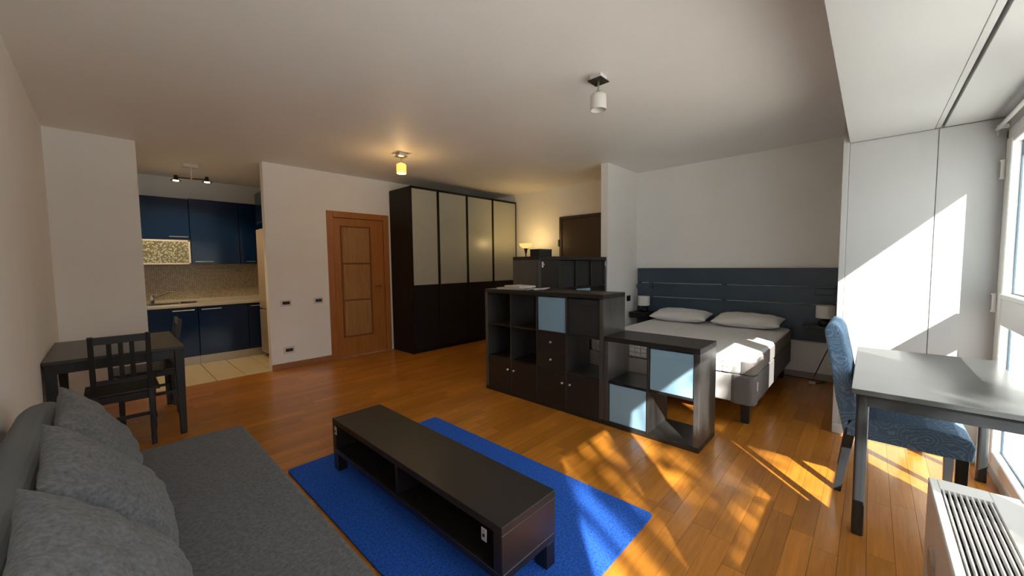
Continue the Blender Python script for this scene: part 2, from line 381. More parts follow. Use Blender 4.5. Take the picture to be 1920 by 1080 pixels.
# window wall
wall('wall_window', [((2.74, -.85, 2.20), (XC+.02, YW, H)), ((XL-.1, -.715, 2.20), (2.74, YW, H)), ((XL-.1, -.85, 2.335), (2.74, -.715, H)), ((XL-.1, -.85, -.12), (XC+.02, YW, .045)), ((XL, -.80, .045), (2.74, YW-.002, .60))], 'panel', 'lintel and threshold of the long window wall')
panes = ((2.86, 3.83), (1.80, 2.62), (.76, 1.59), (-.24, .55))
desc = ('nearest the bay end wall', 'second from the bay end wall', 'third from the bay end wall', 'nearest the sofa wall')
for i, (a, b) in enumerate(panes):
    l = XL if i == 3 else (panes[i+1][1]+a)/2
    r = XC if i == 0 else (b+panes[i-1][0])/2
    zb = .045 if i == 0 else .60
    w = thing('window_%d' % (i+1), ((a+b)/2, YW-.04, zb), 'tall white framed window with clear panes, '+desc[i], 'window', kind='structure')
    f = B()
    f.box((l, YW-.085, zb), (a-.075, YW-.005, 2.20), .004).box((b+.075 if i else b+.12, YW-.085, zb), (r, YW-.005, 2.20), .004)
    f.box((l, YW-.085, 2.14), (r, YW-.005, 2.20), .004).box((l, YW-.085, zb), (r, YW-.005, zb+.03), .004)
    f.done('frame', 'white', w)
    rr = b+.075 if i else b+.12
    for x0, x1 in ((a-.075, a), (b, rr)): box('sash_stile', (x0+.001, YW-.075, zb+.032), (x1-.001, YW, 2.138), 'white', w, .005)
    for z0, z1, nm in ((zb+.032, zb+.105, 'bottom_rail'), (.965, 1.165, 'middle_rail'), (2.096 if i == 0 else 2.125, 2.138, 'top_rail')):
        if i and nm == 'middle_rail': continue
        box(nm, (a, YW-.072, z0), (b, YW-.004, z1), 'white', w, .005)
    if i == 0: box('rail_moulding', (a, YW-.004, 1.135), (b, YW+.008, 1.165), 'white', w, .004)
    for z0, z1 in (((.15, .965), (1.165, 2.096)) if i == 0 else ((.705, 2.125),)):
        p = box('pane', (a, YW-.048, z0), (b, YW-.042, z1), 'glass', w, 0)
        g = B().box((a, YW-.0485, z0), (a+.008, YW-.0405, z1)).box((b-.008, YW-.0485, z0), (b, YW-.0405, z1))
        g.box((a, YW-.0485, z0), (b, YW-.0405, z0+.008)).box((a, YW-.0485, z1-.008), (b, YW-.0405, z1)).done('gasket', 'gasket', p)
    if i == 0:
        for z in (1.10, 1.95): B().cyl((r-.05, YW+.012, z-.05), (r-.05, YW+.012, z+.05), .009, n=12).cyl((r-.05, YW+.012, z-.06), (r-.05, YW+.012, z-.05), .013, n=12).cyl((r-.05, YW+.012, z+.05), (r-.05, YW+.012, z+.06), .013, n=12).done('hinge', 'white', w, smooth=False)
rail = thing('curtain_rail', (1.8, YW+.05, 2.185), 'thin white curtain rail along the top of the windows', 'curtain rail')
cyl('rod', (XL+.02, YW+.04, 2.21), (XC-.03, YW+.04, 2.21), .011, 'white', rail, smooth=True)
for x in (.0, 1.3, 2.6, 3.9): box('bracket', (x, YW, 2.202), (x+.02, YW+.05, 2.226), 'white', rail, .002)
cyl('end_pin', (XC-.06, YW+.04, 2.16), (XC-.06, YW+.04, 2.21), .006, 'steel', rail)
# outside
box('trim_1', (XL-.6, -2.1, -.2), (4.6, -.86, -.02), 'ground', None, 0, label='pale balcony slab outside the windows', cat='balcony', kind='structure')
box('wall_balcony', (4.28, -2.1, -.2), (4.42, -.86, 2.6), 'plaster', None, 0, label='grey side wall of the balcony beyond the glass', cat='wall', kind='structure')
box('ground', (-30, -40, -6.3), (30, -3, -6.2), 'ground', None, 0, label='pale paved ground far below the windows', cat='ground', kind='structure')

fb = thing('sky_blocker', (0, -45, -6.2), 'added unseen block across the street, cutting low sky light', 'sky_blocker', kind='structure')  # unseen, added to keep low sky light off the room walls
box('blocker_facade', (-45, -50, -6.2), (45, -44, 5.0), 'plaster', fb, 0)
B().prism([(-50.3, 5.0), (-47, 7.2), (-43.6, 5.0)], 0, -45.3, 45.3).done('blocker_roof', 'skirt', fb)
for k in range(-14, 15):
    for z in (-3.6, -.4, 2.4): box('window_pane', (k*3-.6, -44.05, z), (k*3+.6, -43.95, z+1.6), 'coildark', fb, 0)
# ------------------------------------------------------------------ doors
d1 = thing('door_1', (2.715, YD, 0), 'cherry wood door with three oak panels beside the wardrobe', 'door', kind='structure')
for n, lo, hi in (('frame_post', (2.231, YD-.018, 0), (2.317, YD+.10, 2.19)), ('frame_post', (3.112, YD-.018, 0), (3.199, YD+.10, 2.19)), ('frame_head', (2.317, YD-.018, 2.10), (3.112, YD+.10, 2.19))):
    box(n, lo, hi, 'doorwood', d1, .006, 2)
leaf = box('leaf', (2.320, YD+.012, .006), (3.109, YD+.052, 2.097), 'doorwood', d1, .002)
px0, px1 = 2.435, 2.885
zz = (.31, .865, 1.42, 1.975)
for a, b in zip(zz, zz[1:]): box('panel', (px0+.016, YD+.004, a+.012), (px1-.016, YD+.013, b-.012), 'doorpanel', leaf, .003)
for z in zz: box('moulding', (px0, YD-.002, z-.011), (px1, YD+.014, z+.011), 'doortrim', leaf, .004)
for x in (px0, px1): box('moulding', (x-.009, YD-.002, zz[0]-.011), (x+.009, YD+.014, zz[-1]+.011), 'doortrim', leaf, .004)
h = B().cyl((3.03, YD-.04, 1.06), (3.03, YD+.012, 1.06), .010, n=12).cyl((3.03, YD+.004, 1.06), (3.03, YD+.012, 1.06), .024)
h.cyl((3.03, YD-.038, 1.06), (2.92, YD-.042, 1.06), .009, .007, 12).done('handle', 'brass', d1, label='brass lever handle')
cyl('keyhole_plate', (3.03, YD+.006, .95), (3.03, YD+.012, .95), .018, 'brass', d1)
d2 = thing('door_2', (XE, 3.62, 0), 'dark brown entrance door behind the tall shelf', 'door', kind='structure')
for n, lo, hi in (('frame_post', (XE-.03, 4.03, 0), (XE, 4.08, 2.21)), ('frame_post', (XE-.03, 3.12, 0), (XE, 3.17, 2.21)), ('frame_head', (XE-.03, 3.17, 2.16), (XE, 4.03, 2.21)), ('leaf', (XE-.018, 3.172, .006), (XE-.001, 4.028, 2.158))):
    box(n, lo, hi, 'darkdoor', d2, .003)
for z in (.4, 1.75): box('hinge', (XE-.045, 4.075, z-.06), (XE-.015, 4.10, z+.06), 'darkmetal', d2, .004)
cyl('handle', (XE-.06, 3.25, 1.05), (XE-.018, 3.25, 1.05), .02, 'darkmetal', d2)

# ------------------------------------------------------------------ switches and sockets
def plate(name, c, w, hh, label, axis='y', dark=False, n=3):
    x, y, z = c; t = thing(name, c, label, 'socket' if 'socket' in name else 'switch')
    w *= 1.08; hh *= 1.12
    box('cover_plate', (x-w/2, y-.010, z-hh/2), (x+w/2, y, z+hh/2), 'black' if dark else 'coil', t, .006, 2)
    if not dark: box('insert', (x-w*.32, y-.013, z-hh*.23), (x+w*.32, y-.009, z+hh*.23), 'black', t, .003)
    for k in range(n):
        xx = x-w*.24+w*.24*k if n == 3 else x
        box('key', (xx-w*.10, y-.0155, z-hh*.2), (xx+w*.10, y-.012, z+hh*.2), 'insert', t, .002)
plate('wall_switch', (1.659, YD, .895), .125, .082, 'white framed black light switch nearest the kitchen opening')
plate('wall_switch', (2.077, YD, .899), .118, .080, 'white framed black light switch next to the wooden door')
plate('wall_socket', (1.672, YD, .251), .125, .082, 'white framed black socket low above the skirting')
plate('wall_switch', (5.357, 2.64, .855), .105, .075, 'small black switch on the partition above the nightstand', dark=True, n=2)

# ------------------------------------------------------------------ wardrobe
WX0, WX1, WY = 3.225, XE-.008, 5.128
wd = thing('wardrobe', ((WX0+WX1)/2, 5.44, 0), 'tall black wardrobe with four frosted glass upper doors', 'wardrobe')
box('side_panel', (WX0, WY+.012, 0), (WX0+.02, YD-.02, 2.585), 'wardrobe', wd)
box('side_panel', (WX1-.02, WY+.012, 0), (WX1, YD-.02, 2.585), 'wardrobe', wd)
box('top_panel', (WX0+.02, WY+.012, 2.56), (WX1-.02, YD-.02, 2.585), 'wardrobe', wd)
box('back_panel', (WX0+.02, YD-.03, .0), (WX1-.02, YD-.021, 2.56), 'wardrobe', wd, 0)
box('plinth', (WX0+.02, WY+.03, 0), (WX1-.02, WY+.05, .06), 'wardrobe', wd)
xs = (WX0+.002, 3.732, 4.338, 4.953, 5.592)
for a, b in zip(xs, xs[1:]):
    d = B().box((a+.003, WY-.012, .055), (b-.003, WY+.008, .075), .001).box((a+.003, WY-.012, 1.035), (b-.003, WY+.008, 1.075), .001).box((a+.003, WY-.012, 2.555), (b-.003, WY+.008, 2.59), .001)
    d.box((a+.003, WY-.012, .055), (a+.023, WY+.008, 2.59), .001).box((b-.023, WY-.012, .055), (b-.003, WY+.008, 2.59), .001)
    d = d.done('door', 'wardrobe', wd)
    box('glass_panel', (a+.023, WY-.006, 1.075), (b-.023, WY+.004, 2.555), 'frost', d, 0, label='pale frosted glass panel')
    box('lower_panel', (a+.023, WY-.006, .075), (b-.023, WY+.004, 1.035), 'wardrobe', d, 0)

# ------------------------------------------------------------------ kitchen
YB, YU = 6.98, 7.335
def handle(parent, x0, x1, y, z, m='steel'):
    b = B().cyl((x0, y-.028, z), (x1, y-.028, z), .006, n=10)
    for x in (x0+.015, x1-.015): b.cyl((x, y-.028, z), (x, y, z), .005, n=8)
    b.done('handle', m, parent)
bx = (XK0+.004, .887, 1.487, 2.09)
bl = ('navy blue glossy sink base cabinet beside the wall block', 'navy blue glossy base cabinet in the middle under the worktop', 'navy blue glossy base cabinet partly behind the fridge')
bh = ((.61, .845), (.925, 1.155), (1.52, 1.75))
for i in range(3):
    x0, x1 = bx[i], bx[i+1]
    t = thing('base_cabinet', ((x0+x1)/2, 7.3, 0), bl[i], 'cabinet')
    box('carcass', (x0+.001, YB+.022, .12), (x1-.001, YK-.02, .83), 'kblue', t, 0)
    dr = box('door', (x0+.003, YB, .125), (x1-.003, YB+.020, .828), 'kblue', t, .003)
    handle(dr, *bh[i], YB, .79)
    box('plinth', (x0+.001, YB+.045, 0), (x1-.001, YB+.06, .12), 'plinth', t, 0)
wt = thing('worktop', (1.2, 7.3, .83), 'pale kitchen worktop with raised back edge', 'worktop')
box('slab', (XK0+.002, YB-.012, .832), (2.09, YK-.01, .870), 'counter', wt, .004)
box('upstand', (XK0+.002, YK-.035, .870), (2.09, YK-.009, .905), 'counter', wt, .003)
sk = thing('sink', (.62, 7.25, .87), 'stainless steel sink let into the worktop', 'sink')
b = B().box((.36, 7.06, .8705), (.92, 7.10, .876), .001).box((.36, 7.48, .8705), (.92, 7.52, .876), .001).box((.36, 7.1, .8705), (.40, 7.48, .876), .001).box((.72, 7.1, .8705), (.92, 7.48, .876), .001)
b.done('rim', 'steel', sk)
box('basin', (.40, 7.1, .8702), (.72, 7.48, .8715), 'darkmetal', sk, 0)
fa = thing('tap', (.45, 7.5, .876), 'chrome mixer tap with long slanted spout over the sink', 'tap')
cyl('body', (.45, 7.5, .8765), (.45, 7.5, .985), .026, 'chrome', fa, smooth=True)
B().tube([(.45, 7.5, .95), (.52, 7.46, .985), (.62, 7.40, 1.035), (.66, 7.38, 1.045), (.675, 7.372, 1.035)], .011).done('spout', 'chrome', fa, smooth=True)
B().cyl((.45, 7.5, .985), (.45, 7.5, 1.0), .024).bar((.45, 7.5, 1.0), (.51, 7.44, 1.012), .014, .01).done('lever', 'chrome', fa)
ds = thing('dish_brush', (.80, 7.2, .877), 'dark dish brush lying on the sink drainer', 'brush')
B().bar((.76, 7.18, .885), (.90, 7.25, .886), .016, .012).done('handle', 'black', ds); B().cyl((.755, 7.175, .877), (.755, 7.175, .9), .03).done('head', 'darkmetal', ds)
rl = thing('utensil_rail', (1.28, YK-.03, 1.33), 'thin steel utensil rail on the mosaic backsplash', 'rail')
cyl('rod', (.976, YK-.035, 1.348), (1.578, YK-.035, 1.348), .006, 'steel', rl)
for x in (.98, 1.57): cyl('mount', (x, YK-.035, 1.348), (x, YK-.008, 1.348), .010, 'steel', rl)
for x in (1.505, 1.54): B().tube([(x, YK-.035, 1.355), (x, YK-.045, 1.35), (x, YK-.045, 1.32), (x, YK-.055, 1.31), (x, YK-.06, 1.325)], .004, 6).done('hook', 'darkmetal', rl)
uc = thing('wall_cabinet', (.595, 7.5, 1.43), 'navy wall cabinet with white framed rippled glass flap', 'cabinet')
box('carcass', (XK0+.004, YU+.022, 1.432), (.892, YK-.01, 2.39), 'kblue', uc, 0)
f = box('door', (XK0+.006, YU, 1.795), (.890, YU+.02, 2.388), 'kblue', uc, .003); handle(f, .66, .87, YU, 1.835)
f = B().box((XK0+.006, YU, 1.434), (.89, YU+.02, 1.458), .002).box((XK0+.006, YU, 1.765), (.89, YU+.02, 1.789), .002).box((XK0+.006, YU, 1.434), (XK0+.03, YU+.02, 1.789), .002).box((.866, YU, 1.434), (.89, YU+.02, 1.789), .002).done('glass_flap', 'coil', uc)
box('rippled_glass', (XK0+.03, YU+.006, 1.458), (.866, YU+.014, 1.765), 'ripple', f, 0)
for x0, x1, hx, lb in ((.895, 1.500, (.935, 1.15), 'navy glossy wall cabinet right of the glass flap'), (1.503, 2.09, (1.57, 1.70), 'navy glossy wall cabinet in the corner above the fridge side')):
    t = thing('wall_cabinet', ((x0+x1)/2, 7.5, 1.43), lb, 'cabinet')
    box('carcass', (x0+.001, YU+.022, 1.438), (x1-.001, YK-.01, 2.40), 'kblue', t, 0)
    f = box('door', (x0+.003, YU, 1.440), (x1-.003, YU+.02, 2.398), 'kblue', t, .003); handle(f, *hx, YU, 1.475)
fr = thing('fridge', (1.9, 6.62, 0), 'tall beige fridge freezer standing behind the kitchen opening', 'fridge')
box('body', (1.68, 6.33, .06), (2.19, 6.92, 1.96), 'fridge', fr, .006)
for z0, z1 in ((.07, .735), (.75, 1.955)):
    dd = box('door', (1.625, 6.332, z0), (1.676, 6.918, z1), 'fridge', fr, .012, 2)
    box('grip', (1.618, 6.36, z1-.06 if z0 < .5 else z0+.02), (1.628, 6.38, z1-.02 if z0 < .5 else z0+.25), 'steel', dd, .003)
for x in (1.7, 2.15):
    for y in (6.37, 6.88): cyl('foot', (x, y, 0), (x, y, .06), .02, 'black', fr)
oc = thing('wall_cabinet', (1.9, 6.62, 2.0), 'small navy cabinet above the beige fridge', 'cabinet')
box('carcass', (1.66, 6.33, 2.01), (2.19, 6.92, 2.50), 'kblue', oc, 0); dd = box('door', (1.635, 6.332, 2.012), (1.657, 6.918, 2.498), 'kblue', oc, .003)
B().cyl((1.61, 6.45, 2.045), (1.61, 6.75, 2.045), .006).cyl((1.61, 6.47, 2.045), (1.635, 6.47, 2.045), .005).cyl((1.61, 6.73, 2.045), (1.635, 6.73, 2.045), .005).done('handle', 'darkmetal', dd)
# kitchen ceiling lamp
kl = thing('ceiling_lamp', (.844, 6.55, 2.46), 'white ceiling lamp with two lit spots in the kitchen', 'lamp')
box('base', (.77, 6.50, 2.69), (.93, 6.60, H), 'coil', kl, .006, 2)
cyl('stem', (.85, 6.55, 2.53), (.85, 6.55, 2.69), .010, 'coil', kl)
B().tube([(.70, 6.62, 2.56), (.85, 6.55, 2.55), (1.0, 6.48, 2.55)], .007).done('arm', 'darkmetal', kl)
for x, y, dx in ((.70, 6.62, -.05), (1.0, 6.48, .03)):
    s = B().lathe((x, y, 2.50), ((.0, .085), (.02, .085), (.022, .045), (.055, .02), (.058, .015)), 16).done('spot_head', 'darkmetal', kl, smooth=True)
    cyl('bulb', (x, y, 2.512), (x, y, 2.535), .03, 'bulb', s)
    light('spot_light', kl, (x, y, 2.49), (1, .74, .42), 22, .03, 'SPOT', (0, .25, -1), 125)

# ------------------------------------------------------------------ ceiling lamps
def clamp(x, y, lit, label):
    t = thing('ceiling_lamp', (x, y, 2.49), label, 'lamp')
    box('base_box', (x-.045, y-.045, 2.705), (x+.045, y+.045, H), 'coil', t, .003)
    box('base_plate', (x-.058, y-.055, 2.697), (x+.058, y+.055, 2.705), 'darkmetal' if not lit else 'steel', t, .001)
    cyl('stem', (x, y, 2.63), (x, y, 2.697), .0065, 'brass' if lit else 'steel', t)
    cyl('socket', (x, y, 2.612), (x, y, 2.635), .020, 'steel', t, r2=.014)
    s = B().lathe((x, y, 2.497), ((.018, .116), (.045, .115), (.057, .106), (.058, .09), (.058, .004), (.055, 0), (.0525, .004), (.0525, .09), (.05, .104), (.018, .106)), 32)
    s.done('shade', 'warmshade' if lit else 'coldshade', t, smooth=True)
    B().lathe((x, y, 2.53), ((0, 0), (.018, .006), (.024, .025), (.016, .055), (.012, .08)), 16).done('bulb', 'bulb' if lit else 'offbulb', t, smooth=True)
    if lit:
        light('lamp_light', t, (x, y, 2.47), (1, .62, .24), 8, .05)
        light('lamp_glow', t, (x, y, 2.655), (1, .62, .24), 1.4, .03)
clamp(2.527, 1.49, False, 'unlit ceiling lamp with white cylinder shade nearest the window')
clamp(2.535, 4.20, True, 'lit ceiling lamp with amber cylinder shade near the wardrobe')

# ------------------------------------------------------------------ cube shelves
def cubes(name, loc, along, cols, rows, D, label, skip=()):
    """open cube shelf; along 'y' runs from y0 upward with its face at x0; along 'x' with its face at y0. returns thing and a mapper"""
    x0, y0 = loc; T, t, c = .040, .016, .335
    L = 2*T+cols*c+(cols-1)*t; Hh = 2*T+rows*c+(rows-1)*t
    def P(u, d, z): return (x0+d, y0+u, z) if along == 'y' else (x0+u, y0+d, z)
    def bx(n, u0, u1, d0, d1, z0, z1, m, par, bev=.0015, **k):
        a = P(u0, d0, z0); b = P(u1, d1, z1)
        return box(n, [min(i, j) for i, j in zip(a, b)], [max(i, j) for i, j in zip(a, b)], m, par, bev, **k)
    o = thing(name, P(L/2, D/2, 0), label, 'shelf')
    bx('top_panel', 0, L, 0, D, Hh-T, Hh, 'bbtop', o); bx('bottom_panel', 0, L, 0, D, 0, T, 'bbtop', o)
    bx('side_panel', 0, T, 0, D, T, Hh-T, 'bbside', o); bx('side_panel', L-T, L, 0, D, T, Hh-T, 'bbside', o)
    for k in range(1, cols): u = T+k*(c+t)-t; bx('divider', u, u+t, .002, D-.002, T, Hh-T, 'bbdiv', o, .001)
    for r in range(1, rows):
        for k in range(cols):
            z = T+r*(c+t)-t; u = T+k*(c+t); bx('shelf_board', u, u+c, .002, D-.002, z, z+t, 'bb', o, .001)
    def cell(col, row):   # col along u, row from the bottom
        return T+col*(c+t), T+col*(c+t)+c, T+row*(c+t), T+row*(c+t)+c
    return o, cell, bx, P, L, Hh
def fabric_box(cell, bx, P, col, row, m, label, group, d0=.012):
    u0, u1, z0, z1 = cell(col, row); u0 += .006; u1 -= .006; z0 += .001; z1 -= .010; d1 = d0+.35; w = .006
    o = thing('storage_box', P((u0+u1)/2, (d0+d1)/2, z0), label, 'box', group)
    bx('front', u0, u1, d0, d0+w, z0, z1, m, o, .002); bx('back', u0, u1, d1-w, d1, z0, z1, m, o, .002)
    bx('side', u0, u0+w, d0+w, d1-w, z0, z1, m, o, .001); bx('side', u1-w, u1, d0+w, d1-w, z0, z1, m, o, .001)
    bx('bottom', u0+w, u1-w, d0+w, d1-w, z0, z0+w, m, o, .001)
    bx('hem', u0+.002, u1-.002, d0-.0022, d0+.001, z1-.055, z1-.003, m, o, .0008)
def knob(par, P, u, z, d=-.002):
    a = Vector(P(u, d, z)); n = Vector(P(u, d-.02, z))
    B().cyl(a, a+(n-a)*.5, .006, .005, 10).cyl(a+(n-a)*.5, n, .011, .009, 12).done('knob', 'knob', par, label='small chrome knob', smooth=False)
SX, SY = 2.867, 1.636
s2, cell, bx_, P, L, Hh = cubes('cube_shelf', (SX, SY-.772), 'y', 2, 2, .39, 'low black-brown two by two cube shelf at the foot of the bed')
fabric_box(cell, bx_, P, 0, 1, 'bluebox', 'pale blue fabric box in the low shelf, upper right cube', 'pale blue storage boxes')
fabric_box(cell, bx_, P, 1, 0, 'bluebox', 'pale blue fabric box in the low shelf, lower left cube', 'pale blue storage boxes')
s1, cell, bx_, P, L, Hh = cubes('cube_shelf', (SX, SY), 'y', 4, 3, .39, 'black-brown cube shelf with drawers and doors, magazines on top')
fabric_box(cell, bx_, P, 1, 2, 'bluebox', 'pale blue fabric box beside a black box in the shelf with drawers', 'pale blue storage boxes')
fabric_box(cell, bx_, P, 0, 2, 'blackfab', 'black fabric box in the top right cube of the shelf with drawers', 'black storage boxes')
for col, ku in ((3, 0), (2, 1), (1, 0), (0, 1)):
    u0, u1, z0, z1 = cell(col, 0)
    d = bx_('door', u0+.002, u1-.002, .004, .020, z0+.002, z1-.002, 'insert', s1)
    bx_('door_frame', u0+.002, u1-.002, .02, .36, z0+.0015, z0+.012, 'insert', d, .001)
    knob(d, P, u0+.035 if ku == 0 else u1-.035, z0+.235, .004)
u0, u1, z0, z1 = cell(1, 1)
for a, b in ((z0+.002, (z0+z1)/2-.002), ((z0+z1)/2+.002, z1-.002)):
    d = bx_('drawer', u0+.002, u1-.002, .004, .020, a, b, 'insert', s1)
    bx_('drawer_box', u0+.008, u1-.008, .02, .34, a+.01, b-.03, 'insert', d, .001)
    knob(d, P, (u0+u1)/2, (a+b)/2, .004)
s3, cell, bx_, P, L3, H3 = cubes('cube_shelf', (3.262, 2.655), 'x', 4, 4, .39, 'tall black-brown cube shelf standing behind the magazines against the partition')
for col in (1, 2, 3):  # boxes added here to stand for the dark insides of open cubes
    fabric_box(cell, bx_, P, col, 3, 'blackfab', 'added box for the dark open cubes in the top row of the tall shelf, %s' % ('left one', 'middle one', 'right one')[col-1], 'black storage boxes', .03)
u0, u1, z0, z1 = cell(0, 3); bx_('door', u0+.002, u1-.002, .004, .020, z0+.002, z1-.002, 'insert', s3)
fabric_box(cell, bx_, P, 2, 2, 'bluebox', 'pale blue fabric box in the tall shelf below the black boxes', 'pale blue storage boxes')
for u in (.062, L3-.035):
    q = bx_('bracket', u-.014, u+.014, .0, .003, H3-.125, H3-.06, 'coil', s3, .002); q.location.y -= .004 
    knob(q, P, u, H3-.09, .0)
# on the shelves
mg = (((3.00, 2.90), .02, 'cover', .012), ((3.055, 2.84), .25, 'paper', .014))
zt = 1.1172+.0005
names = ('magazine', 'open magazine')
def flat_stack(name, c, w, l, th, ang, m, label, group, z):
    t = thing(name, (c[0], c[1], z), label, 'magazine', group)
    t.rotation_euler.z = ang
    X, Y = c
    box('pages', (X-w/2+.003, Y-l/2+.003, z+.001), (X+w/2-.003, Y+l/2-.003, z+th-.001), 'paper', t, .001)
    box('cover', (X-w/2, Y-l/2, z+th-.001), (X+w/2, Y+l/2, z+th), m, t, 0)
    box('back_cover', (X-w/2, Y-l/2, z), (X+w/2, Y+l/2, z+.001), m, t, 0)
flat_stack('magazine', (3.02, 2.80), .22, .32, .018, .15, 'cover', 'brownish magazine at the bottom of the pile on the shelf', 'magazines on the shelf', zt)
flat_stack('magazine', (3.04, 2.74), .21, .30, .020, -.25, 'paper', 'pale magazine on top of the pile on the shelf', 'magazines on the shelf', zt+.0185)
b = B()
n = 14
for i in range(n):
    u = i/(n-1); y = 2.56-.20*u; z = zt+.004+.010*abs(math.sin(u*5))+.016*max(0, u-.75)*3
    b.bar((2.94, y, z), (3.05, y-.012, z), .018, .006)
b.done('folded_paper', 'paper', None, 'white curled paper leaflet beside the magazines on the shelf', 'paper')
bxs = thing('small_box', (3.60, 2.88, H3), 'small dark box standing on the tall shelf near the glowing lamp', 'box')
box('body', (3.47, 2.82, H3), (3.715, 2.96, H3+.085), 'blackfab', bxs, .004); box('lid', (3.468, 2.818, H3+.065), (3.717, 2.962, H3+.09), 'blackfab', bxs, .004)
# torchiere
to = thing('floor_lamp', (5.22, 4.55, 0), 'lit floor lamp with glowing glass bowl behind the tall shelf', 'lamp')
B().lathe((5.22, 4.55, 0), ((0, 0), (.14, 0), (.14, .015), (.03, .03), (.011, .05)), 24).done('base', 'darkmetal', to, smooth=True)
cyl('pole', (5.22, 4.55, .03), (5.22, 4.55, 1.58), .010, 'darkmetal', to)
B().lathe((5.22, 4.55, 1.57), ((0, 0), (.014, 0), (.02, .03), (.035, .095), (.035, .10), (0, .10)), 20).done('cup', 'darkmetal', to, smooth=True)
B().lathe((5.22, 4.55, 1.665), ((.03, 0), (.07, .012), (.105, .04), (.12, .085), (.114, .085), (.10, .044), (.068, .018), (.0, .008)), 32).done('bowl', 'bowl', to, smooth=True)
light('lamp_light', to, (5.22, 4.55, 1.80), (1, .68, .26), 6.5, .05)

# ------------------------------------------------------------------ bed
BX0, BX1, BY0, BY1 = 3.60, 5.56, .66, 2.26
bed = thing('bed', ((BX0+BX1)/2, (BY0+BY1)/2, 0), 'double bed with quilted white mattress on a grey box base', 'bed')
def rbox(name, lo, hi, r, m, parent, seg=5, vr=None, **k):
    """box with rounded vertical corners r and soft edges"""
    b = B(); pts = []
    for cx, cy, a0 in ((hi[0]-r, hi[1]-r, 0), (lo[0]+r, hi[1]-r, 90), (lo[0]+r, lo[1]+r, 180), (hi[0]-r, lo[1]+r, 270)):
        for i in range(seg+1):
            a = R(a0+90*i/seg); pts.append((cx+r*math.cos(a), cy+r*math.sin(a)))
    b.prism(pts, 2, lo[2], hi[2])
    return b.done(name, m, parent, bev=vr or .006, **k)
rbox('base', (BX0+.02, BY0+.02, .19), (BX1, BY1, .425), .06, 'basefab', bed, vr=.012)
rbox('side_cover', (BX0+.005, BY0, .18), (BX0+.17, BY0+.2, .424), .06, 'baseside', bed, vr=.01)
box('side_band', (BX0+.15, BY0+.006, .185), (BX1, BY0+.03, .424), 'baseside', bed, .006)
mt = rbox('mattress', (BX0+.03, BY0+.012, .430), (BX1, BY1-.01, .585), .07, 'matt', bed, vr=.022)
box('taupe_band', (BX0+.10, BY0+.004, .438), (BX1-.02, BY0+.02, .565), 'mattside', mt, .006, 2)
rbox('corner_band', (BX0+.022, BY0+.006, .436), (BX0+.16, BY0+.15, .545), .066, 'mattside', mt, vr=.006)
for i in range(22):   # quilted foot end, each tuft its own cushion
    for r in range(3):
        y0 = BY0+.19+i*.062; z0 = .438+r*.044
        if y0+.06 > BY1-.07: continue
        box('quilt_tuft', (BX0+.012, y0, z0), (BX0+.034, y0+.058, z0+.041), 'matt', mt, .0095, 2)
for x in (BX0+.115, BX1-.1):
    for y in (BY0+.085, BY1-.085): B().bar((x, y, .19), (x, y, 0), .072, .072, (0, 1, 0), .062, .062).done('leg', 'legs', bed, bev=.004)
box('label_tag', (BX0+.075, BY0-.0035, .30), (BX0+.105, BY0+.0, .375), 'paper', bed, .001)
def pillow_mesh(name, a, b, h, n=22, puff=2.6, wr=.004, seed=0):
    """soft pillow in the local xy plane, seam in the middle"""
    rnd = random.Random(seed); ph = [rnd.uniform(0, 6) for _ in range(6)]
    bm = bmesh.new(); top = []; bot = []
    for i in range(n+1):
        tr, br = [], []
        for j in range(n+1):
            u = -1+2*i/n; v = -1+2*j/n
            pin = 1-.07*(1-abs(u)**2)*abs(v)**3; pin2 = 1-.09*(1-abs(v)**2)*abs(u)**3
            x = a/2*u*pin2; y = b/2*v*pin
            t = max(0, (1-abs(u)**puff))**.55*max(0, (1-abs(v)**puff))**.55
            w = wr*(math.sin(9*u+5*v+ph[0])+math.sin(14*v-6*u+ph[1])+.7*math.sin(21*u*v+ph[2]))*min(1, 3*t)
            tv = bm.verts.new((x, y, h/2*t+w)); tr.append(tv)
            br.append(tv if i in (0, n) or j in (0, n) else bm.verts.new((x, y, -h/2*t+w*.5)))
        top.append(tr); bot.append(br)
    for i in range(n):
        for j in range(n):
            bm.faces.new((top[i][j], top[i+1][j], top[i+1][j+1], top[i][j+1]))
            f = (bot[i][j], bot[i][j+1], bot[i+1][j+1], bot[i+1][j])
            if len(set(f)) > 2:
                try: bm.faces.new(f)
                except ValueError: pass
    bmesh.ops.recalc_face_normals(bm, faces=bm.faces)
    me = bpy.data.meshes.new(name); bm.to_mesh(me); bm.free()
    for p in me.polygons: p.use_smooth = True
    return me
for i, (y, lb) in enumerate(((1.865, 'plump white pillow on the bed, on the side of the partition'), (1.08, 'plump white pillow on the bed, on the window side'))):
    me = pillow_mesh('pillow', .42, .75, .155, wr=.003, seed=i+3); me.materials.append(M['pillow'])
    o = bpy.data.objects.new('pillow', me); link(o, None, (5.335, y, .585+.086)); o.rotation_euler = (0, R(-7), R(1-2*i))
    md = o.modifiers.new('sub', 'SUBSURF'); md.levels = 1; md.render_levels = 1
    tag(o, lb, 'pillow', 'pillows on the bed')
